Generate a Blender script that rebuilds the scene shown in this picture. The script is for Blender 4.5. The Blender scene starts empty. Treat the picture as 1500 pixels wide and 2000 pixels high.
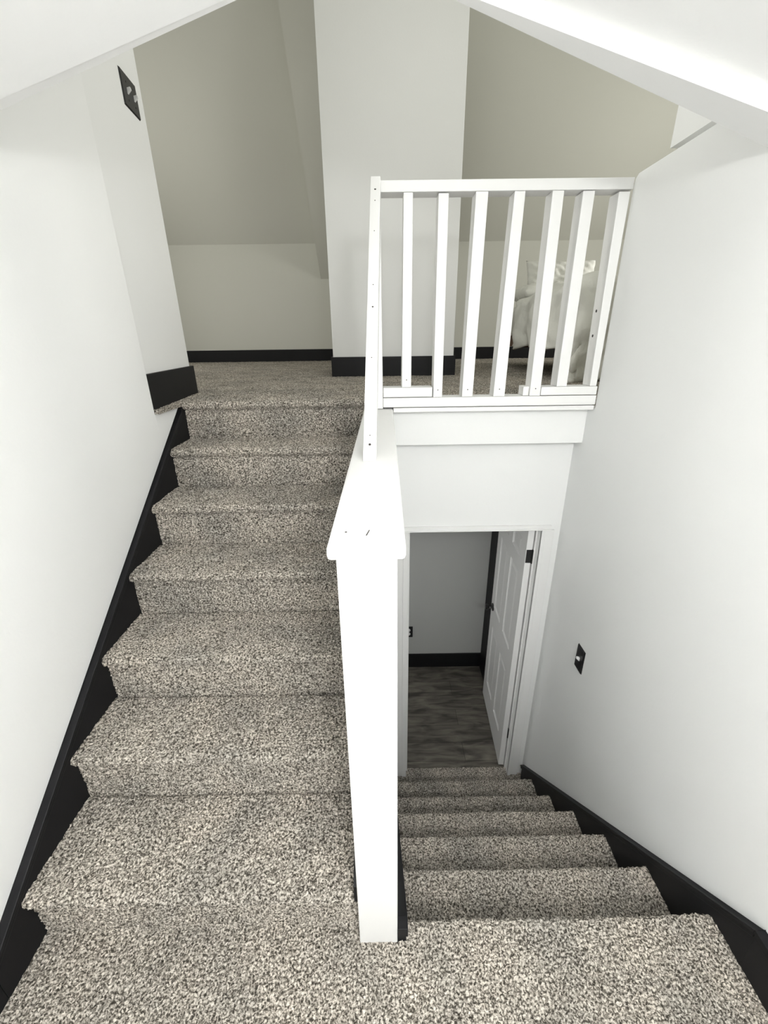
import bpy, bmesh, math, random
import numpy as np
from mathutils import Vector, Matrix
random.seed(4); rng = np.random.default_rng(7)
scene = bpy.context.scene
COL = scene.collection

# ------------------------------------------------------------------ camera
CAM_Z = 1.6233
def make_camera():
    th, ya, ro = math.radians(22.3743), math.radians(0.1998), math.radians(-0.7689)
    f = Vector((math.sin(ya)*math.cos(th), math.cos(ya)*math.cos(th), -math.sin(th)))
    r = Vector((math.cos(ya), -math.sin(ya), 0)); u = r.cross(f)
    c, s = math.cos(ro), math.sin(ro)
    r2 = c*r + s*u; u2 = -s*r + c*u
    m = Matrix((r2, u2, -f)).transposed().to_4x4(); m.translation = (0, 0, CAM_Z)
    cd = bpy.data.cameras.new('camera'); cd.sensor_fit = 'HORIZONTAL'; cd.sensor_width = 36
    cd.lens = 825.9929/1500*36; cd.clip_start = 0.01
    o = bpy.data.objects.new('camera', cd); COL.objects.link(o); o.matrix_world = m
    scene.camera = o
make_camera()
# ------------------------------------------------------------------ world, light, exposure
scene.view_settings.view_transform = 'Standard'; scene.view_settings.look = 'None'
scene.view_settings.gamma = 1; scene.view_settings.use_curve_mapping = False
scene.view_settings.exposure = 0.12
w = bpy.data.worlds.new('daylight'); scene.world = w; w.use_nodes = True
w.node_tree.nodes['Background'].inputs[0].default_value = (0.75, 0.86, 1, 1)
w.node_tree.nodes['Background'].inputs[1].default_value = 0.6
def area(name, loc, direction, sx, sy, power, color):
    l = bpy.data.lights.new(name, 'AREA'); l.shape = 'RECTANGLE'; l.size = sx; l.size_y = sy
    l.energy = power; l.color = color
    o = bpy.data.objects.new(name, l); COL.objects.link(o); o.location = loc
    o.rotation_euler = Vector(direction).to_track_quat('-Z', 'Y').to_euler()
    return o
# daylight falling through the landing window behind the photographer
area('landing_window_daylight', (-0.30, -1.14, .78), (0, 1, 0.22), .82, 0.78, 7, (1, 1, 0.985))
# the landing's ceiling bulb, just above and behind the photographer
bl = bpy.data.lights.new('landing_ceiling_bulb', 'POINT'); bl.energy = 56; bl.shadow_soft_size = .09; bl.color = (1, 1, 1)
bo_ = bpy.data.objects.new('landing_ceiling_bulb', bl); COL.objects.link(bo_); bo_.location = (.34, -.66, 1.98)
# added unseen fill above the stair head, brightens chimney breast and treads
al = bpy.data.lights.new('attic_fill_point', 'POINT'); al.energy = 19; al.shadow_soft_size = .12; al.color = (1, 1, .975)
ao_ = bpy.data.objects.new('attic_fill_point', al); COL.objects.link(ao_); ao_.location = (.5, 2.25, 3.3)
# attic room: added fill panels left and right of the frame, no windows there
area('attic_fill_left', (-3.5, 4.2, 2.6), (1, 0.0, -0.1), 1.0, 1.2, 37, (1, 0.99, 0.95))
area('attic_fill_right', (4.1, 4.2, 2.6), (-1, 0.0, -0.1), 1.0, 1.2, 50, (1, 0.99, 0.95))
# hall downstairs: added dim fill panel left of the doorway, no window there
area('hall_fill', (-0.9, 2.75, 0.0), (1, 0, -0.3), 0.6, 0.9, 4.8, (1, 1, 0.98))

# ------------------------------------------------------------------ materials
def mat(name, color, rough=0.6, spec=0.5, bump=None, metal=0, vary=None):
    m = bpy.data.materials.new(name); m.use_nodes = True
    nt = m.node_tree; b = nt.nodes['Principled BSDF']
    b.inputs['Base Color'].default_value = (*color, 1); b.inputs['Roughness'].default_value = rough
    b.inputs['Specular IOR Level'].default_value = spec; b.inputs['Metallic'].default_value = metal
    tc = nt.nodes.new('ShaderNodeTexCoord')
    if vary:
        n = nt.nodes.new('ShaderNodeTexNoise'); n.inputs['Scale'].default_value = vary[0]; n.inputs['Detail'].default_value = 3
        r = nt.nodes.new('ShaderNodeValToRGB'); e = r.color_ramp.elements
        e[0].position = .3; e[1].position = .7
        e[0].color = (*[c*(1-vary[1]) for c in color], 1); e[1].color = (*[min(1, c*(1+vary[1])) for c in color], 1)
        nt.links.new(tc.outputs['Object'], n.inputs['Vector']); nt.links.new(n.outputs['Fac'], r.inputs['Fac'])
        nt.links.new(r.outputs['Color'], b.inputs['Base Color'])
    if bump:
        n = nt.nodes.new('ShaderNodeTexNoise'); n.inputs['Scale'].default_value = bump[0]; n.inputs['Detail'].default_value = 2
        bp = nt.nodes.new('ShaderNodeBump'); bp.inputs['Strength'].default_value = bump[1]; bp.inputs['Distance'].default_value = bump[2]
        nt.links.new(tc.outputs['Object'], n.inputs['Vector']); nt.links.new(n.outputs['Fac'], bp.inputs['Height'])
        nt.links.new(bp.outputs['Normal'], b.inputs['Normal'])
    return m
M_wall = mat('wall_paint', (.85, .856, .842), .75, .3, (90, .15, .002))
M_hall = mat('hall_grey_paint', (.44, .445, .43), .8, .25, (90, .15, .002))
M_ceil = mat('flat_ceiling_paint', (.92, .922, .91), .85, .2, (90, .12, .002))
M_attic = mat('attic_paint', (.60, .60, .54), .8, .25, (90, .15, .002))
M_white = mat('white_trim_paint', (.83, .83, .815), .42, .5, (35, .12, .002))
M_black = mat('black_trim_paint', (.008, .008, .009), .5, .22, (60, .1, .001))
M_plate = mat('black_plastic', (.008, .008, .009), .3, .5)
M_toggle = mat('pale_plastic', (.75, .75, .74), .25, .5)
M_hole = mat('dark_hole', (.05, .045, .04), .9)
M_linen = mat('white_linen', (.74, .74, .69), .9, .2, (30, .5, .01))
M_wood = mat('bed_wood', (.12, .06, .03), .5, .4, None, 0, (12, .4))
M_metal = mat('black_hardware', (.012, .012, .012), .35, .5)
M_glass = bpy.data.materials.new('window_glass'); M_glass.use_nodes = True
_n = M_glass.node_tree; _n.nodes.clear()
_o = _n.nodes.new('ShaderNodeOutputMaterial'); _t = _n.nodes.new('ShaderNodeBsdfTransparent'); _g = _n.nodes.new('ShaderNodeBsdfGlossy')
_g.inputs['Roughness'].default_value = .02; _x = _n.nodes.new('ShaderNodeMixShader'); _x.inputs[0].default_value = .06
_n.links.new(_t.outputs[0], _x.inputs[1]); _n.links.new(_g.outputs[0], _x.inputs[2]); _n.links.new(_x.outputs[0], _o.inputs[0])

def carpet_material():
    m = bpy.data.materials.new('speckled_carpet'); m.use_nodes = True; nt = m.node_tree
    b = nt.nodes['Principled BSDF']; b.inputs['Roughness'].default_value = 1; b.inputs['Specular IOR Level'].default_value = .05
    tc = nt.nodes.new('ShaderNodeTexCoord')
    n = nt.nodes.new('ShaderNodeTexNoise'); n.inputs['Scale'].default_value = 165; n.inputs['Detail'].default_value = 2.5
    n.inputs['Roughness'].default_value = .6; n.inputs['Distortion'].default_value = .6
    r = nt.nodes.new('ShaderNodeValToRGB'); el = r.color_ramp.elements
    el[0].position = .385; el[0].color = (.065, .058, .048, 1)
    el[1].position = .63; el[1].color = (.74, .688, .615, 1)
    for p, c in ((.46, (.23, .208, .178)), (.52, (.41, .377, .332))):
        e = el.new(p); e.color = (*c, 1)
    n2 = nt.nodes.new('ShaderNodeTexNoise'); n2.inputs['Scale'].default_value = 5; n2.inputs['Detail'].default_value = 2
    r2 = nt.nodes.new('ShaderNodeValToRGB'); e2 = r2.color_ramp.elements
    e2[0].position = .32; e2[0].color = (.74, .75, .75, 1); e2[1].position = .65; e2[1].color = (1, .99, .97, 1)
    mx = nt.nodes.new('ShaderNodeMix'); mx.data_type = 'RGBA'; mx.blend_type = 'MULTIPLY'; mx.inputs[0].default_value = 1
    bp = nt.nodes.new('ShaderNodeBump'); bp.inputs['Strength'].default_value = .8; bp.inputs['Distance'].default_value = .004
    L = nt.links.new
    L(tc.outputs['Object'], n.inputs['Vector']); L(n.outputs['Fac'], r.inputs['Fac'])
    L(tc.outputs['Object'], n2.inputs['Vector']); L(n2.outputs['Fac'], r2.inputs['Fac'])
    L(r.outputs['Color'], mx.inputs[6]); L(r2.outputs['Color'], mx.inputs[7]); L(mx.outputs[2], b.inputs['Base Color'])
    L(n.outputs['Fac'], bp.inputs['Height']); L(bp.outputs['Normal'], b.inputs['Normal'])
    return m
M_carpet = carpet_material()

def plank_material():
    m = bpy.data.materials.new('grey_plank_floor'); m.use_nodes = True; nt = m.node_tree
    b = nt.nodes['Principled BSDF']; b.inputs['Roughness'].default_value = .5
    tc = nt.nodes.new('ShaderNodeTexCoord'); mp = nt.nodes.new('ShaderNodeMapping')
    mp.inputs['Scale'].default_value = (1.5, 7, 1)
    n = nt.nodes.new('ShaderNodeTexNoise'); n.inputs['Scale'].default_value = 3; n.inputs['Detail'].default_value = 6; n.inputs['Distortion'].default_value = .8
    r = nt.nodes.new('ShaderNodeValToRGB'); e = r.color_ramp.elements
    e[0].position = .35; e[0].color = (.055, .05, .042, 1); e[1].position = .75; e[1].color = (.22, .20, .165, 1)
    br = nt.nodes.new('ShaderNodeTexBrick'); br.inputs['Scale'].default_value = 1; br.inputs['Brick Width'].default_value = 1.2
    br.inputs['Row Height'].default_value = .16; br.inputs['Mortar Size'].default_value = .0015
    br.inputs['Color1'].default_value = (.75, .75, .75, 1); br.inputs['Color2'].default_value = (1, 1, 1, 1); br.inputs['Mortar'].default_value = (.2, .2, .2, 1)
    mx = nt.nodes.new('ShaderNodeMix'); mx.data_type = 'RGBA'; mx.blend_type = 'MULTIPLY'; mx.inputs[0].default_value = 1
    L = nt.links.new
    L(tc.outputs['Object'], mp.inputs['Vector']); L(mp.outputs['Vector'], n.inputs['Vector']); L(n.outputs['Fac'], r.inputs['Fac'])
    L(tc.outputs['Object'], br.inputs['Vector']); L(r.outputs['Color'], mx.inputs[6]); L(br.outputs['Color'], mx.inputs[7])
    L(mx.outputs[2], b.inputs['Base Color'])
    return m
M_plank = plank_material()

# ------------------------------------------------------------------ mesh helpers
def tag(o, label=None, cat=None, group=None, kind=None):
    if label: o['label'] = label
    if cat: o['category'] = cat
    if group: o['group'] = group
    if kind: o['kind'] = kind
    return o
def link(name, me, m, parent=None):
    o = bpy.data.objects.new(name, me); COL.objects.link(o)
    if m: me.materials.append(m)
    if parent: o.parent = parent; o.matrix_parent_inverse = parent.matrix_world.inverted() if False else Matrix.Translation(-parent.location)
    return o
def build(name, bm, m, parent=None, bevel=0, smooth=False, kind=None):
    bmesh.ops.remove_doubles(bm, verts=bm.verts, dist=1e-6)
    bmesh.ops.recalc_face_normals(bm, faces=bm.faces)
    me = bpy.data.meshes.new(name); bm.to_mesh(me); bm.free()
    o = link(name, me, m, parent)
    if smooth:
        for p in me.polygons: p.use_smooth = True
    if bevel:
        md = o.modifiers.new('bevel', 'BEVEL'); md.width = bevel; md.segments = 2; md.limit_method = 'ANGLE'; md.angle_limit = math.radians(40)
    if kind: o['kind'] = kind
    return o
def box(bm, x0, x1, y0, y1, z0, z1):
    v = [bm.verts.new((x, y, z)) for x in (x0, x1) for y in (y0, y1) for z in (z0, z1)]
    for f in ((0,1,3,2), (4,6,7,5), (0,4,5,1), (2,3,7,6), (0,2,6,4), (1,5,7,3)): bm.faces.new([v[i] for i in f])
def prism(bm, pts, axis, a, b):
    """extrude the 2-D polygon pts along an axis from a to b"""
    def P(p, t):
        return {'x': (t, p[0], p[1]), 'y': (p[0], t, p[1]), 'z': (p[0], p[1], t)}[axis]
    A = [bm.verts.new(P(p, a)) for p in pts]; B = [bm.verts.new(P(p, b)) for p in pts]
    bm.faces.new(A); bm.faces.new(B[::-1]); n = len(pts)
    for i in range(n): bm.faces.new((A[i], A[(i+1) % n], B[(i+1) % n], B[i]))
def hexa(bm, c):
    """eight corners: bottom ring of four then top ring of four"""
    v = [bm.verts.new(p) for p in c]
    for f in ((3,2,1,0), (4,5,6,7), (0,1,5,4), (1,2,6,5), (2,3,7,6), (3,0,4,7)): bm.faces.new([v[i] for i in f])
def cyl(bm, p0, p1, r0, r1=None, n=16):
    r1 = r0 if r1 is None else r1
    p0, p1 = Vector(p0), Vector(p1); d = (p1-p0).normalized(); a = d.orthogonal().normalized(); b = d.cross(a)
    A = [bm.verts.new(p0 + r0*(a*math.cos(t)+b*math.sin(t))) for t in [2*math.pi*i/n for i in range(n)]]
    B = [bm.verts.new(p1 + r1*(a*math.cos(t)+b*math.sin(t))) for t in [2*math.pi*i/n for i in range(n)]]
    bm.faces.new(A[::-1]); bm.faces.new(B)
    for i in range(n): bm.faces.new((A[i], A[(i+1) % n], B[(i+1) % n], B[i]))
def B_(name, m, boxes, parent=None, bevel=0, kind=None):
    bm = bmesh.new()
    for b in boxes: box(bm, *b)
    return build(name, bm, m, parent, bevel, kind=kind)
def S(name, m, boxes, bevel=0): return B_(name, m, boxes, None, bevel, 'structure')
def empty(name, loc, rz=0):
    o = bpy.data.objects.new(name, None); o.empty_display_size = .1; COL.objects.link(o); o.location = loc; o.rotation_euler[2] = rz
    return o

# ---- measured frame of the stairwell
XLW, XL = -1.035, -1.015        # left wall face, carpet edge
XRW, XR = 0.990, 0.970          # right wall face, carpet edge
CA, CB = -0.084, 0.025          # half wall between the flights
YN = 0.6608                     # its front end
R_UP, D_UP, Y_UP, OV = 0.19, 0.2615, 0.6858, 0.0188
R_DN, D_DN, Y_DN = 0.225, 0.2445, 0.7143
ZU = 1.33; ZL = -1.35
YD = 2.14                       # wall with the door at the foot of the stairs

# ------------------------------------------------------------------ walls
S('wall_left', M_wall, [(-1.17, XLW, -1.0, 1.965, -.2, 3.4), (-1.17, XLW, 1.965, 2.27, -.2, 1.312)], .004)
bm = bmesh.new()   # right wall: half-height beyond the header, rounded upper corner
prism(bm, [(-1.0, -1.5), (2.14, -1.5), (2.14, 1.31), (1.985, 1.31), (1.985, 2.155), (1.978, 2.176), (1.96, 2.188), (1.15, 2.188), (1.15, 3.2), (-1.0, 3.2)], 'x', XRW, 1.25)
build('wall_right', bm, M_wall, kind='structure')
S('wall_right_upper', M_wall, [(1.103, 1.24, 1.15, 1.985, 2.27, 3.5), (1.15, 1.24, 1.15, 1.985, 2.186, 2.27)])
bm = bmesh.new()
hexa(bm, [(CA, YN, -.02), (CB, YN, -.02), (CB+.012, YD, -.02), (CA+.014, YD, -.02), (CA, YN, 1.266), (CB, YN, 1.266), (CB+.012, YD, 1.296), (CA+.014, YD, 1.296)])
hexa(bm, [(CA, YN+.06, -1.4), (CB, YN+.06, -1.4), (CB+.012, YD, -1.4), (CA+.014, YD, -1.4), (CA, YN+.06, -.02), (CB, YN+.06, -.02), (CB+.012, YD, -.02), (CA+.014, YD, -.02)])
build('wall_center', bm, M_white, bevel=.003, kind='structure')
# wall that holds the lower door
S('wall_lower', M_wall, [(-.06, .125, YD, YD+.115, -1.4, 1.13), (.895, 1.2, YD, YD+.115, -1.4, 1.13), (.125, .895, YD, YD+.115, .632, 1.13)])
S('trim_1', M_wall, [(.05, XRW, 2.05, YD, 1.132, 1.303)], .003)            # drywall bulkhead under the railing

# landing back wall with a window
WX0, WX1, WZ0, WZ1 = -.75, .15, .36, 1.20
S('wall_back', M_wall, [(-1.17, WX0, -1.06, -.95, -.2, 3.0), (WX1, 1.25, -1.06, -.95, -.2, 3.0), (WX0, WX1, -1.06, -.95, -.2, WZ0), (WX0, WX1, -1.06, -.95, WZ1, 3.0)])
win = empty('window_1', ((WX0+WX1)/2, -1.0, WZ0)); tag(win, 'white framed landing window in the wall behind the camera', 'window', None, 'structure')
B_('window_frame', M_white, [(WX0, WX0+.04, -1.04, -.96, WZ0, WZ1), (WX1-.04, WX1, -1.04, -.96, WZ0, WZ1), (WX0+.04, WX1-.04, -1.04, -.96, WZ0, WZ0+.04), (WX0+.04, WX1-.04, -1.04, -.96, WZ1-.04, WZ1)], win)
B_('pane', M_glass, [(WX0+.04, WX1-.04, -1.002, -.998, WZ0+.04, WZ1-.04)], win)
B_('window_sill', M_white, [(WX0-.04, WX1+.04, -.95, -.89, WZ0-.03, WZ0)], win, .004)

# sloped landing ceiling and raked header
def zl(x): return 2.117 + .297*(x+.818)
def zr(x): return 2.124 - .259*(x-.854)
XA = -.027; ZA = (zl(XA)+zr(XA))/2
bm = bmesh.new()
prism(bm, [(-1.17, zl(-1.17)), (XA, ZA), (XA, ZA+.08), (-1.17, zl(-1.17)+.08)], 'y', -1.0, 1.205)
build('ceiling', bm, M_ceil, kind='structure')
bm = bmesh.new()
prism(bm, [(XA, ZA), (1.25, zr(1.25)), (1.25, zr(1.25)+.08), (XA, ZA+.08)], 'y', -1.0, 1.205)
build('ceiling', bm, M_ceil, kind='structure')
bm = bmesh.new()
def zr2(x): return 2.262 - .282*(x-.213)
for hx in ([(-1.17, zl(-1.17)+.001, 1.243), (XA, ZA+.001, 1.212)], [(XA, zr2(XA), 1.205), (1.25, zr2(1.25), 1.335)]):
    hexa(bm, [(hx[0][0], 1.2, hx[0][1]), (hx[1][0], 1.2, hx[1][1]), (hx[1][0], hx[1][2], hx[1][1]), (hx[0][0], hx[0][2], hx[0][1]),
              (hx[0][0], 1.2, 3.5), (hx[1][0], 1.2, 3.5), (hx[1][0], hx[1][2], 3.5), (hx[0][0], hx[0][2], 3.5)])
build('wall_header', bm, M_white, kind='structure')

# ---- attic room
YF = 6.45; ZK = 2.775; SL = 1.045
S('wall_far', M_attic, [(-3.8, 4.3, YF, YF+.1, 1.2, ZK+.1)])
def zs(y): return ZK + SL*(YF-y)
YR = 4.05
bm = bmesh.new(); prism(bm, [(YF, ZK), (YF+.12, ZK), (YR, zs(YR)+.12), (YR, zs(YR))], 'x', -3.8, 4.3)
build('ceiling', bm, M_attic, kind='structure')
bm = bmesh.new(); prism(bm, [(YR, zs(YR)), (YR, zs(YR)+.12), (1.2, 3.55), (1.2, 3.42)], 'x', -3.8, 4.3)
build('ceiling', bm, M_attic, kind='structure')
S('wall_attic_left', M_attic, [(-3.8, -3.7, 1.2, YF, 1.2, 5.4)])
S('wall_attic_right', M_attic, [(4.2, 4.3, 1.2, YF, 1.2, 5.4)])
S('wall_attic_front_left', M_attic, [(-3.8, -1.17, 1.86, 1.96, 1.2, 4.3)])
S('wall_attic_front_right', M_attic, [(1.25, 4.3, 1.88, 1.98, 1.2, 4.3)])
# chimney breast
S('wall_chimney_breast', M_wall, [(-.388, .602, 3.70, 4.7, 1.2, 5.0)], .004)
bm = bmesh.new()   # boxed chase running up the slope behind it
prism(bm, [(YF, ZK-.41), (YF, ZK+.02), (4.3, zs(4.3)+.02), (4.3, zs(4.3)-.41)], 'x', -.785, .45)
build('wall_chase', bm, M_attic, kind='structure')
# pier at the left of the stair head
bm = bmesh.new(); prism(bm, [(-1.054, 1.966), (-1.117, 2.62), (-1.95, 2.62), (-1.95, 1.97), (-1.17, 1.966)], 'z', ZU-.05, 4.2)
build('wall_pier', bm, M_wall, kind='structure')

# ---- hall downstairs
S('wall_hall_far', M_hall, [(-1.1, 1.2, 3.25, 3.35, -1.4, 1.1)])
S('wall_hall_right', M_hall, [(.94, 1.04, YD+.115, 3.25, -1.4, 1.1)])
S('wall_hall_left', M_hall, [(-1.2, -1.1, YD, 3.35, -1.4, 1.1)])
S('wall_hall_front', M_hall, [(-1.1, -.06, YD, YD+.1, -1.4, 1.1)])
S('ceiling', M_wall, [(-1.2, 1.2, YD+.116, 3.35, .95, 1.06)])
S('floor', M_plank, [(-1.2, 1.2, 2.19, 3.35, ZL-.06, ZL+.004)])

# ------------------------------------------------------------------ carpet surfaces (real pile roughness)
def fuzz_grid(bm_verts, P, amp):
    """P: (n,m,3) grid; jitter along local normals so the pile breaks the silhouette"""
    du = np.gradient(P, axis=0); dv = np.gradient(P, axis=1)
    N = np.cross(du, dv); N /= (np.linalg.norm(N, axis=2, keepdims=True)+1e-9)
    h = rng.normal(0, 1, P.shape[:2])
    h = h*.75 + .25*(np.roll(h, 1, 0)+np.roll(h, -1, 0)+np.roll(h, 1, 1)+np.roll(h, -1, 1))/2
    h2 = rng.normal(0, 1, (P.shape[0]//12+3, P.shape[1]//12+3))
    iy = np.linspace(0, h2.shape[0]-1.001, P.shape[0]); ix = np.linspace(0, h2.shape[1]-1.001, P.shape[1])
    a, b = iy.astype(int), ix.astype(int); fa, fb = (iy-a)[:, None], (ix-b)[None]
    low = (h2[a][:, b]*(1-fa)*(1-fb)+h2[a+1][:, b]*fa*(1-fb)+h2[a][:, b+1]*(1-fa)*fb+h2[a+1][:, b+1]*fa*fb)
    off = (h*amp + low*amp*.6)
    return P + N*off[..., None] + rng.normal(0, amp*.45, P.shape)
def resample(pts, step):
    pts = np.array(pts, float); seg = np.linalg.norm(np.diff(pts, axis=0), axis=1); s = np.concatenate([[0], np.cumsum(seg)])
    t = np.linspace(0, s[-1], max(2, int(s[-1]/step)+1))
    return np.stack([np.interp(t, s, pts[:, i]) for i in range(2)], 1)
def grid_mesh(name, P, back, m, parent=None, kind=None):
    """P (n,m,3) top surface, back: list of (y,z) closing points under it -> closed solid"""
    n, k = P.shape[:2]
    V = [P.reshape(-1, 3)]; F = []
    idx = np.arange(n*k).reshape(n, k)
    q = np.stack([idx[:-1, :-1], idx[:-1, 1:], idx[1:, 1:], idx[1:, :-1]], -1).reshape(-1, 4)
    F += q.tolist()
    xl, xr = P[0, 0, 0], P[0, -1, 0]; base = n*k
    L = []; R = []
    for (y, z) in back:
        V.append(np.array([[xl, y, z], [xr, y, z]])); L.append(base); R.append(base+1); base += 2
    # last profile row -> back points -> first row
    chainL = [int(idx[-1, 0])]+L+[int(idx[0, 0])]; chainR = [int(idx[-1, -1])]+R+[int(idx[0, -1])]
    if L:
        F.append([int(i) for i in idx[-1]] + [R[0], L[0]])
        for i in range(len(L)-1): F.append([L[i], R[i], R[i+1], L[i+1]])
        F.append([int(i) for i in idx[0][::-1]] + [L[-1], R[-1]])
        F.append([int(i) for i in idx[:, 0]] + L); F.append(([int(i) for i in idx[:, -1]] + R)[::-1])
    me = bpy.data.meshes.new(name); me.from_pydata(np.concatenate(V).tolist(), [], F); me.validate(); me.update()
    o = link(name, me, m, parent)
    if kind: o['kind'] = kind
    return o
def sheet(prof, x0, x1, step=.0042, amp=.0019):
    pr = resample(prof, step); xs = np.linspace(x0, x1, int((x1-x0)/step)+1)
    P = np.zeros((len(pr), len(xs), 3)); P[..., 0] = xs[None]; P[..., 1] = pr[:, :1]; P[..., 2] = pr[:, 1:]
    return fuzz_grid(None, P, amp)
def nose(y, z, r=.017, drop=.036, back=.02):
    """rounded carpet nosing whose tip is at y; from riser up and over to the tread"""
    pts = [(y+back, z-drop-.014), (y+back+.009, z-drop-.006), (y+back*.6, z-drop)]
    for a in np.linspace(-80, 90, 9):
        t = math.radians(a); pts.append((y+r-r*math.cos(t), z-r+(r*math.sin(t) if a > 0 else (drop-r)*math.sin(t))))
    return pts

# rising flight
up = empty('staircase', (-.55, Y_UP, 0))
tag(up, 'speckled beige carpeted stairs rising on the left of the white half wall', 'stairs')
dy = [-.010, .012, -.003, 0, 0, 0, -.01]
ZR = [R_UP*(k+1) for k in range(7)]
for k in range(7):
    y = Y_UP + k*D_UP + dy[k]; z = ZR[k]; yb = y+OV+.002; zb = z-R_UP
    yn = (Y_UP+(k+1)*D_UP+dy[k+1]+OV+.004) if k < 6 else 2.62
    prof = [(yb, zb-.016)] + nose(y, z, back=OV+.002) + ([(yn-.016, z), (yn, z-.013)] if k < 6 else [(yn, z)])
    xr = CA+.002+.01*k/6
    P = sheet(prof, XL-.002, xr, .0042 if k < 5 else .005, .0019)
    if k == 6:      # the upper floor edge runs slightly askew
        P[..., 1] += np.clip((-.1-P[..., 0])/.9, 0, 1)*-.03*(P[..., 1] < 2.5)
    grid_mesh('step', P, [(yn, z-.06), (yn-.0, zb-.03), (yb, zb-.03)], M_carpet, up)
# falling flight
dn = empty('staircase', (.5, Y_DN, 0))
tag(dn, 'speckled beige carpeted stairs going down to the door on the right', 'stairs')
dz = [0, 0, 0, 0, -.018, 0]
for k in range(6):
    y1 = Y_DN + k*D_DN; z = -R_DN*k + dz[k]; y0 = YN-.0 if k == 0 else Y_DN+(k-1)*D_DN+.02
    zb = -R_DN*(k+1) + (dz[k+1] if k < 5 else 0)
    prof = [(y0, z)] + [(2*y1-p[0], p[1]) for p in nose(y1, z)][::-1] + [(y1-.02, zb-.004)]
    grid_mesh('step', sheet(prof, CB+.026, XR+.002, .0045, .002), [(y1-.06, zb-.03), (y0, zb-.03)], M_carpet, dn)

# skirt boards belong to their flights
def slope_board(bm, x0, x1, top, bot): prism(bm, top+bot[::-1], 'x', x0, x1)
zt = lambda y: .198+.708*(y-.635)
bm = bmesh.new()
slope_board(bm, XLW, XL-.002, [(.56, zt(.56)-.002), (2.205, 1.308), (2.272, 1.308)], [(.56, -.01), (.80, -.01), (2.272, 1.0)])
sk = build('skirt_board', bm, M_black, up)
bm = bmesh.new(); prism(bm, [(.56, zt(.56)-.032), (2.19, zt(2.19)-.032), (2.19, zt(2.19)), (.56, zt(.56))], 'x', XLW, XL+.003)
prism(bm, [(.56, zt(.56)-.012), (2.19, zt(2.19)-.012), (2.19, zt(2.19)), (.56, zt(.56))], 'x', XLW, XL+.007)
build('moulding', bm, M_black, sk, .0025)
bm = bmesh.new(); prism(bm, [(YN+.012, .18), (YN+.012, .25), (2.05, 1.25), (2.05, .95), (.85, .18)], 'x', CA-.010, CA)
build('skirt_board', bm, M_black, up)
zd = lambda y: .172-.925*(y-.6)
bm = bmesh.new(); slope_board(bm, XR+.003, XRW, [(.6, .170), (2.10, zd(2.10))], [(.6, -.4), (2.10, -1.7)])
sk = build('skirt_board', bm, M_black, dn)
bm = bmesh.new(); prism(bm, [(.6, .138), (2.11, zd(2.11)-.034), (2.11, zd(2.11)), (.6, .172)], 'x', XR-.003, XRW)
prism(bm, [(.6, .158), (2.11, zd(2.11)-.014), (2.11, zd(2.11)), (.6, .172)], 'x', XR-.008, XRW)
build('moulding', bm, M_black, sk, .0025)
bm = bmesh.new(); prism(bm, [(YN+.004, -.02), (YN+.004, .055), (YN+.03, .055), (2.12, zd(2.12)-.09), (2.12, -1.35), (1.2, -1.35)], 'x', CB, CB+.024)
sk = build('skirt_board', bm, M_black, dn)
bm = bmesh.new(); prism(bm, [(YN-.002, .03), (YN-.002, .068), (YN+.03, .068), (2.12, zd(2.12)-.075), (2.12, zd(2.12)-.105), (YN+.03, .03)], 'x', CB, CB+.030)
build('moulding', bm, M_black, sk, .002)

# landing
bm_parts = []
P = sheet([(.36, 0), (.71, 0)], XLW+.002, CA+.004, .0042, .0019)
o1 = grid_mesh('floor', P, [(.71, -.08), (.36, -.08)], M_carpet, None, 'structure')
P = sheet([(.36, 0), (YN+.001, 0)], CA+.004, XRW-.002, .0042, .0019)
o2 = grid_mesh('floor', P, [(YN, -.08), (.36, -.08)], M_carpet, None, 'structure')
S('floor', M_carpet, [(XLW, XRW, -.95, .36, -.08, 0)])
# baseboards round the landing
S('baseboard_left', M_black, [(XLW, XL-.002, -.95, .56, 0, .145)], .003)
S('baseboard_right', M_black, [(XR+.003, XRW, -.95, .6, 0, .139), (XR-.003, XRW, -.95, .6, .138, .159), (XR-.008, XRW, -.95, .6, .158, .172)], .001)
S('baseboard_back', M_black, [(XL, XR, -.95, -.935, 0, .15)], .003)

# attic floor
P = sheet([(1.975, ZU), (2.27, ZU)], -1.17, XL-.003, .005, .0016)
grid_mesh('floor', P, [(2.27, ZU-.018), (1.975, ZU-.018)], M_carpet, None, 'structure')
P = sheet([(2.075, ZU), (2.62, ZU)], CA+.018, 1.9, .0055, .0016)
grid_mesh('floor', P, [(2.62, ZU-.02), (2.075, ZU-.02)], M_carpet, None, 'structure')
P = sheet([(2.27, ZU), (2.62, ZU)], -1.17, XL-.003, .005, .0016)
grid_mesh('floor', P, [(2.62, ZU-.018), (2.27, ZU-.018)], M_carpet, None, 'structure')
P = sheet([(2.62, ZU), (6.45, ZU)], -3.7, 4.2, .012, .0016)
grid_mesh('floor', P, [(6.45, ZU-.1), (2.62, ZU-.1)], M_carpet, None, 'structure')
S('floor', M_carpet, [(-3.7, -1.17, 1.96, 2.62, ZU-.1, ZU), (1.9, 4.2, 1.98, 2.62, ZU-.1, ZU), (1.25, 1.9, 1.98, 2.075, ZU-.1, ZU)])
# strip of carpet at the foot of the stairs
P = sheet([(Y_DN+5*D_DN-.03, ZL), (2.195, ZL)], CB+.01, XRW-.004, .005, .0018)
grid_mesh('floor', P, [(2.195, ZL-.05), (Y_DN+5*D_DN-.03, ZL-.05)], M_carpet, None, 'structure')

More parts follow.
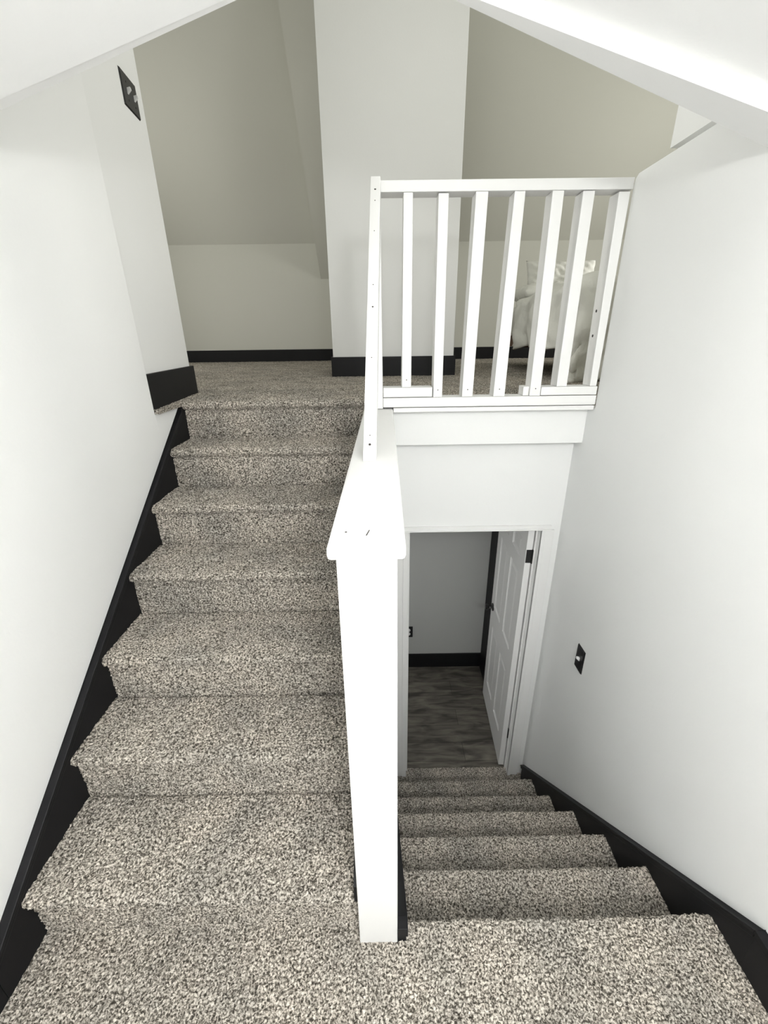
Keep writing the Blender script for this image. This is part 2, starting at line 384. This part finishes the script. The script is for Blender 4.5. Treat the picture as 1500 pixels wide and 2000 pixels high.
# baseboards in the attic and hall
S('baseboard_far', M_black, [(-3.7, 4.2, YF-.018, YF, ZU-.01, ZU+.158)], .004)
S('baseboard_chimney', M_black, [(-.403, .617, 3.683, 3.70, ZU-.005, ZU+.152), (-.403, -.388, 3.70, 4.7, ZU-.005, ZU+.152), (.602, .617, 3.70, 4.7, ZU-.005, ZU+.152)], .002)
bm = bmesh.new(); prism(bm, [(-1.056, 1.962), (-1.040, 1.962), (-1.106, 2.655), (-1.20, 2.655), (-1.20, 2.62), (-1.117, 2.62)], 'z', ZU-.004, ZU+.156)
build('baseboard_pier', bm, M_black, bevel=.002, kind='structure')
S('baseboard_hall', M_black, [(-1.1, .94, 3.232, 3.25, ZL, ZL+.155)], .003)
hd = empty('door_2', (.93, 3.05, ZL)); tag(hd, 'black trimmed doorway edge on the hall wall behind the open door', 'door', None, 'structure')
B_('casing', M_black, [(.918, .94, 2.97, 3.225, ZL, .9)], hd, .004)

# ------------------------------------------------------------------ lower doorway and six-panel door
cs = lambda x0, x1, z0, z1: (x0, x1, YD-.014, YD, z0, z1)
bm = bmesh.new()
box(bm, .07, .125, YD-.010, YD, ZL, .648); box(bm, .112, .142, YD-.016, YD+.006, ZL, .624)
box(bm, .885, .955, YD-.012, YD, ZL, .624); box(bm, .885, .905, YD-.018, YD+.006, ZL, .624)
box(bm, .10, .935, YD-.014, YD, .624, .652); box(bm, .10, .935, YD-.02, YD, .624, .633)
door = empty('door_1', (.84, 2.2, ZL)); tag(door, 'white six panel door standing open into the dark hall', 'door', None, 'structure')
build('casing', bm, M_white, door, .002)
bm = bmesh.new()
box(bm, .125, .141, YD+.006, YD+.11, ZL, .632); box(bm, .885, .895, YD+.006, YD+.11, ZL, .632); box(bm, .878, .886, YD+.045, YD+.11, ZL, .620); box(bm, .141, .885, YD+.006, YD+.11, .620, .632)
box(bm, .141, .153, YD+.03, YD+.06, ZL, .62)
build('jamb', bm, M_white, door, .001)
P0 = Vector((.838, 2.200, ZL+.012)); ud = Vector((.041, .72, 0)).normalized(); nd = Vector((ud.y, -ud.x, 0)); W, H, T = .70, 1.945, .035
def D(u, n, z): return P0 + ud*u + nd*n + Vector((0, 0, z))
def dbox(bm, u0, u1, n0, n1, z0, z1):
    hexa(bm, [D(u0, n0, z0), D(u1, n0, z0), D(u1, n1, z0), D(u0, n1, z0), D(u0, n0, z1), D(u1, n0, z1), D(u1, n1, z1), D(u0, n1, z1)])
bm = bmesh.new()     # stiles, rails and thin core, so that the panels sit in real recesses
rows = [(.215, .80), (.98, 1.60), (1.70, 1.84)]; cols = [(.105, .305), (.40, .60)]
dbox(bm, 0, W, .010, T-.010, 0, H)
for s0, s1 in ((0, .010), (T-.010, T)):
    for a, b in ((0, .105), (.305, .40), (.60, W)): dbox(bm, a, b, s0, s1, 0, H)
    for a, b in cols:
        for c, d in ((0, .215), (.80, .98), (1.60, 1.70), (1.84, H)): dbox(bm, a, b, s0, s1, c, d)
leaf = build('door_leaf', bm, M_white, door)
for a, b in cols:
    for c, d in rows:
        bm = bmesh.new()
        for n0, n1 in ((.010, .003), (T-.010, T-.003)):
            o_ = [D(a+.022, n0, c+.022), D(b-.022, n0, c+.022), D(b-.022, n0, d-.022), D(a+.022, n0, d-.022)]
            i_ = [D(a+.042, n1, c+.042), D(b-.042, n1, c+.042), D(b-.042, n1, d-.042), D(a+.042, n1, d-.042)]
            hexa(bm, o_+i_)
            # sticking around the recess
            e0 = [D(a, n1 if n0 < .02 else n1, c), D(b, n1, c), D(b, n1, d), D(a, n1, d)]
            e1 = [D(a+.012, n0, c+.012), D(b-.012, n0, c+.012), D(b-.012, n0, d-.012), D(a+.012, n0, d-.012)]
            v0 = [bm.verts.new(p) for p in e0]; v1 = [bm.verts.new(p) for p in e1]
            for i in range(4): bm.faces.new((v0[i], v0[(i+1) % 4], v1[(i+1) % 4], v1[i]))
        build('panel', bm, M_white, leaf)
bm = bmesh.new(); zk = .955
cyl(bm, D(W-.06, 0, zk), D(W-.06, -.008, zk), .032, .030); cyl(bm, D(W-.06, -.008, zk), D(W-.06, -.035, zk), .011)
cyl(bm, D(W-.06, -.035, zk), D(W-.06, -.048, zk), .014, .027); cyl(bm, D(W-.06, -.048, zk), D(W-.06, -.062, zk), .027, .018)
cyl(bm, D(W-.06, T, zk), D(W-.06, T+.008, zk), .032, .030); cyl(bm, D(W-.06, T+.008, zk), D(W-.06, T+.035, zk), .011); cyl(bm, D(W-.06, T+.035, zk), D(W-.06, T+.06, zk), .026, .02)
tag(build('door_knob', bm, M_metal, door, smooth=False), 'black round door knob')
for zc in (1.76, .33):
    bm = bmesh.new()
    if zc > 1: dbox(bm, -.0025, .0, .003, T-.001, zc-.043, zc+.043)
    cyl(bm, D(-.004, T+.005, zc-.045), D(-.004, T+.005, zc+.045), .0065)
    tag(build('hinge', bm, M_metal, door), 'black butt hinge')

# ------------------------------------------------------------------ cap board on the half wall
bm = bmesh.new()
cz = lambda y: 1.293+(y-.648)*.0195
pr = [(-.008, 0), (-.003, .004), (0, .010)]
x0a, x0b, x1a, x1b, t = -.0985, .0395, -.078, .056, .027
ya, yb = .646, 2.05
hexa(bm, [(x0a, ya, cz(ya)-t), (x0b, ya, cz(ya)-t), (x1b, yb, cz(yb)-t), (x1a, yb, cz(yb)-t), (x0a, ya, cz(ya)), (x0b, ya, cz(ya)), (x1b, yb, cz(yb)), (x1a, yb, cz(yb))])
cap = build('cap_board', bm, M_white, bevel=.007)
tag(cap, 'chipped white painted cap board lying along the top of the half wall', 'cap board')
def chip(parent, pts, m=M_hole, name='paint_chip', depth=.0012):
    bm = bmesh.new(); prism(bm, [(p[0], p[1]) for p in pts], 'z', 0, depth)
    o = build(name, bm, m, parent); return o
bm = bmesh.new(); z_ = cz(.70); prism(bm, [(-.031, .690), (-.029, .690), (-.024, .712), (-.026, .712)], 'z', z_-.001, z_+.0007); build('crack', bm, M_hole, cap)
bm = bmesh.new(); cyl(bm, (-.068, .705, z_-.001), (-.068, .705, z_+.0006), .0022, n=10); build('nail_hole', bm, M_hole, cap)

# ------------------------------------------------------------------ railing
ra = empty('railing', (.48, 2.02, ZU)); tag(ra, 'white painted wooden railing of square balusters above the lower doorway', 'railing')
YA, YB = 1.98, 2.062
B_('top_rail', M_white, [(-.026, .988, YA, YB, 2.144, 2.182)], ra, .0025)
B_('bottom_rail', M_white, [(.010, .985, YA, YB+.01, 1.327, 1.369)], ra, .0025)
B_('base_strip', M_white, [(.057, .985, YA+.006, YB+.01, 1.303, 1.323)], ra, .002)
B_('end_post', M_white, [(-.026, .009, YA, YB, 1.3215, 2.144)], ra, .0025)
B_('filler_block', M_white, [(.011, .234, YA, YB, 1.372, 1.4145)], ra, .0025)
B_('filler_block', M_white, [(.728, .983, YA, YB, 1.372, 1.409)], ra, .0025)
B_('filler_block', M_white, [(.650, .677, YA+.012, YB, 1.370, 1.410)], ra, .0025)
bal = [(.099, .136, .095, .137, 1.4155, 2.143), (.235, .275, .238, .279, 1.370, 2.139), (.380, .428, .369, .418, 1.370, 2.143), (.530, .572, .512, .564, 1.370, 2.143),
       (.677, .722, .678, .726, 1.370, 2.143), (.796, .842, .796, .842, 1.410, 2.141), (.936, .980, .947, .977, 1.410, 2.137)]
for i, (a, b, c, d, z0, z1) in enumerate(bal):
    bm = bmesh.new(); y1 = YB-.004
    hexa(bm, [(c, YA+.001, z0), (d, YA+.001, z0), (d, y1, z0), (c, y1, z0), (a, YA+.001, z1), (b, YA+.001, z1), (b, y1, z1), (a, y1, z1)])
    bo = build('baluster', bm, M_white, ra, .002)
    if i < 5:
        bm = bmesh.new(); xm = (c+d)/2; cyl(bm, (xm, YA+.0015, z0+.032), (xm, YA-.0002, z0+.032), .0025, n=8); build('nail_hole', bm, M_hole, bo)
    if i == 6:
        for zz in (1.62, 1.72):
            bm = bmesh.new(); xx = c+(a-c)*(zz-z0)/(z1-z0); cyl(bm, (xx+.002, YA+.045, zz), (xx-.0012, YA+.045, zz), .006, n=10); build('nail_hole', bm, M_hole, bo)
# slanting brace from the rail end down to the cap board
bm = bmesh.new()
A = [(1.152, cz(1.152)+.0005), (1.22, cz(1.22)+.0005), (1.979, 2.118), (1.979, 2.184), (1.945, 2.184)]
def bx0(y): return -.0535+(y-1.152)*(.0265/.79)
def bx1(y): return -.0165+(y-1.152)*(.0265/.79)
va = [bm.verts.new((bx0(y), y, z)) for y, z in A]; vb = [bm.verts.new((bx1(y), y, z)) for y, z in A]
bm.faces.new(va); bm.faces.new(vb[::-1])
for i in range(5): bm.faces.new((va[i], va[(i+1) % 5], vb[(i+1) % 5], vb[i]))
brace = build('brace', bm, M_white, ra, .002)
nrm = Vector((0, -(2.184-A[0][1]), (1.945-1.152))).normalized()
for t_, r_ in ((.06, .004), (.11, .0022), (.24, .0018), (.45, .002), (.53, .003), (.70, .0018), (.955, .004), (.93, .002)):
    t = 1-t_ if t_ < .9 else 1-t_
    y = A[0][0]+(1.945-1.152)*t; z = A[0][1]+(2.184-A[0][1])*t; c = Vector(((bx0(y)+bx1(y))/2, y, z))
    bm = bmesh.new(); cyl(bm, c-nrm*.001, c+nrm*.0004, r_, n=10); build('screw_hole', bm, M_hole, brace)

# ------------------------------------------------------------------ switches and outlet
def wall_frame(origin, right, out):
    """matrix with local x = right along the wall, y = up, z = out of the wall"""
    r = Vector(right).normalized(); o = Vector(out).normalized(); u = o.cross(r)
    m = Matrix((r, u, o)).transposed().to_4x4(); m.translation = origin; return m
def switch(name, label, origin, right, out, w_, h_, toggles, cat='light switch'):
    e = empty(name, origin); tag(e, label, cat); fm = wall_frame(origin, right, out)
    def put(nm, bm, m, bev=0):
        bmesh.ops.transform(bm, matrix=fm, verts=bm.verts); return build(nm, bm, m, e, bev)
    bm = bmesh.new(); hexa(bm, [(-w_/2, -h_/2, 0), (w_/2, -h_/2, 0), (w_/2, h_/2, 0), (-w_/2, h_/2, 0), (-w_/2+.004, -h_/2+.004, .006), (w_/2-.004, -h_/2+.004, .006), (w_/2-.004, h_/2-.004, .006), (-w_/2+.004, h_/2-.004, .006)])
    put('cover_plate', bm, M_plate)
    for tx in toggles:
        bm = bmesh.new(); hexa(bm, [(tx-.006, -.012, .005), (tx+.006, -.012, .005), (tx+.006, .010, .005), (tx-.006, .010, .005), (tx-.005, .004, .022), (tx+.005, .004, .022), (tx+.005, .014, .020), (tx-.005, .014, .020)])
        put('toggle', bm, M_toggle, .001)
        for sz in (-.032, .032):
            bm = bmesh.new(); cyl(bm, (tx, sz, .004), (tx, sz, .0072), .0035, n=10); put('screw', bm, M_plate)
    return e
switch('light_switch', 'black light switch plate low on the right stairwell wall', (XRW, 1.69, .107), (0, -1, 0), (-1, 0, 0), .076, .136, [0])
pn = Vector((.654, .063, 0)).normalized(); pd = Vector((-.063, .654, 0)).normalized()
switch('light_switch', 'black double light switch plate high on the narrow wall left of the stairs', Vector((-1.054, 1.966, 0))+pd*.497+Vector((0, 0, 2.640)), pd, pn, .158, .128, [-.03, .038])
e = empty('wall_outlet', (.228, 3.25, -.936)); tag(e, 'black outlet plate with pale sockets on the dark hall wall', 'outlet')
B_('cover_plate', M_plate, [(.190, .266, 3.244, 3.25, -.996, -.876)], e, .002)
for zc in (-.957, -.915):
    bm = bmesh.new(); cyl(bm, (.228, 3.245, zc), (.228, 3.241, zc), .017, n=20); so = build('socket', bm, M_toggle, e)
    B_('slot', M_hole, [(.2205, .2225, 3.2405, 3.2415, zc-.004, zc+.006), (.2335, .2355, 3.2405, 3.2415, zc-.003, zc+.005)], so)

# ------------------------------------------------------------------ bed behind the railing
bed = empty('bed', (2.1, 4.0, ZU)); tag(bed, 'low bed with dark wooden frame under white bedding, seen through the railing', 'bed')
B_('bed_frame', M_wood, [(1.30, 2.95, 3.05, 3.09, ZU+.20, ZU+.30), (1.30, 2.95, 4.98, 5.02, ZU+.20, ZU+.30), (1.30, 1.33, 3.09, 4.98, ZU+.20, ZU+.30), (2.92, 2.95, 3.09, 4.98, ZU+.20, ZU+.30)], bed, .003)
for x in (1.30, 2.91):
    for y in (3.06, 4.97): B_('leg', M_metal, [(x, x+.04, y, y+.04, ZU, ZU+.22)], bed)
bm = bmesh.new(); box(bm, 1.32, 2.93, 3.08, 5.0, ZU+.28, ZU+.56); build('mattress', bm, M_linen, bed, .04)
def smooth_noise(x, y, s):
    return math.sin(x*s*1.7+y*s*.9+.5)*math.sin(y*s*1.3-x*s*.6+1.1)+.5*math.sin(x*s*3.1-1+y*s*2.3)*math.sin(y*s*3.7+.4+x*s)
nu, nv = 110, 110; V = []; F_ = []
x_e, y_e = 1.29, 3.02
for i in range(nu):
    for j in range(nv):
        s = -.40 + i/(nu-1)*1.9          # across: negative hangs down the left side
        t = -.66 + j/(nv-1)*1.96         # along: negative hangs over the foot end
        x, y, z = x_e+max(s, 0), y_e+max(t, 0), ZU+.61
        puff = .035*smooth_noise(s*1.0, t*1.0, 5)
        ds = max(-s, 0); dt = max(-t, 0)
        if s < .12: z -= (0.12-s)**2*1.2 if s > 0 else .017+ds*.98
        if t < .12: z -= (0.12-t)**2*1.2 if t > 0 else .017+dt*.985
        if s < 0: x -= .012+.03*math.sin(t*17+ds*6)*min(1, ds*5)+.02*min(1, ds*4)
        if t < 0: y -= .012+.03*math.sin(s*15+dt*5)*min(1, dt*5)+.03*min(1, dt*4)
        wr = .008*math.sin(t*31+3*math.sin(s*9))*math.sin(s*23+2*math.sin(t*7))
        x -= wr*1.5*(s < 0); y -= wr*1.5*(t < 0); puff += wr
        z += puff*(1 if s > 0 and t > 0 else .25) + .02*math.sin(t*9+1)*(s < 0)
        z = max(z, ZU+.012+.004*math.sin(s*30))
        V.append((x, y, z))
for i in range(nu-1):
    for j in range(nv-1): F_.append((i*nv+j, i*nv+j+1, (i+1)*nv+j+1, (i+1)*nv+j))
me = bpy.data.meshes.new('duvet'); me.from_pydata(V, [], F_)
for p in me.polygons: p.use_smooth = True
du = link('duvet', me, M_linen); md = du.modifiers.new('thick', 'SOLIDIFY'); md.thickness = .02; md.offset = -1
tag(du, 'rumpled white duvet hanging over the side and foot of the bed', 'duvet')
def pillow(label, loc, rot, sx, sy, sz, seed):
    bm = bmesh.new(); n = 40; vs = {}
    for side in (1, -1):
        for i in range(n+1):
            for j in range(n+1):
                u, v = 2*i/n-1, 2*j/n-1
                edge = (1-u**4)*(1-v**4); h = side*sz*max(edge, 0)**.45
                cx = 1-.06*(1-abs(v)**2)*abs(u); cy = 1-.06*(1-abs(u)**2)*abs(v)
                h += (.010*math.sin(u*9+v*4+seed)*math.sin(v*11-u*5+seed)+.006*math.sin(u*24-v*13+seed)*math.sin(v*19+u*7))*edge*side
                if side == -1 and (i in (0, n) or j in (0, n)): vs[(side, i, j)] = vs[(1, i, j)]
                else: vs[(side, i, j)] = bm.verts.new((u*sx*cx, v*sy*cy, h+.006*math.sin(u*20+v*17)))
        for i in range(n):
            for j in range(n): bm.faces.new((vs[(side, i, j)], vs[(side, i+1, j)], vs[(side, i+1, j+1)], vs[(side, i, j+1)]))
    o = build('pillow', bm, M_linen, smooth=True); o.location = loc; o.rotation_euler = rot
    tag(o, label, 'pillow', 'pillows on the bed'); return o
pillow('white pillow propped upright at the head of the bed', (1.87, 4.93, 2.125), (math.radians(76), 0, 0), .36, .22, .075, 1)
pillow('white pillow lying flat at the left edge of the bed', (1.63, 4.56, 1.995), (0, 0, math.radians(4)), .31, .20, .085, 3)
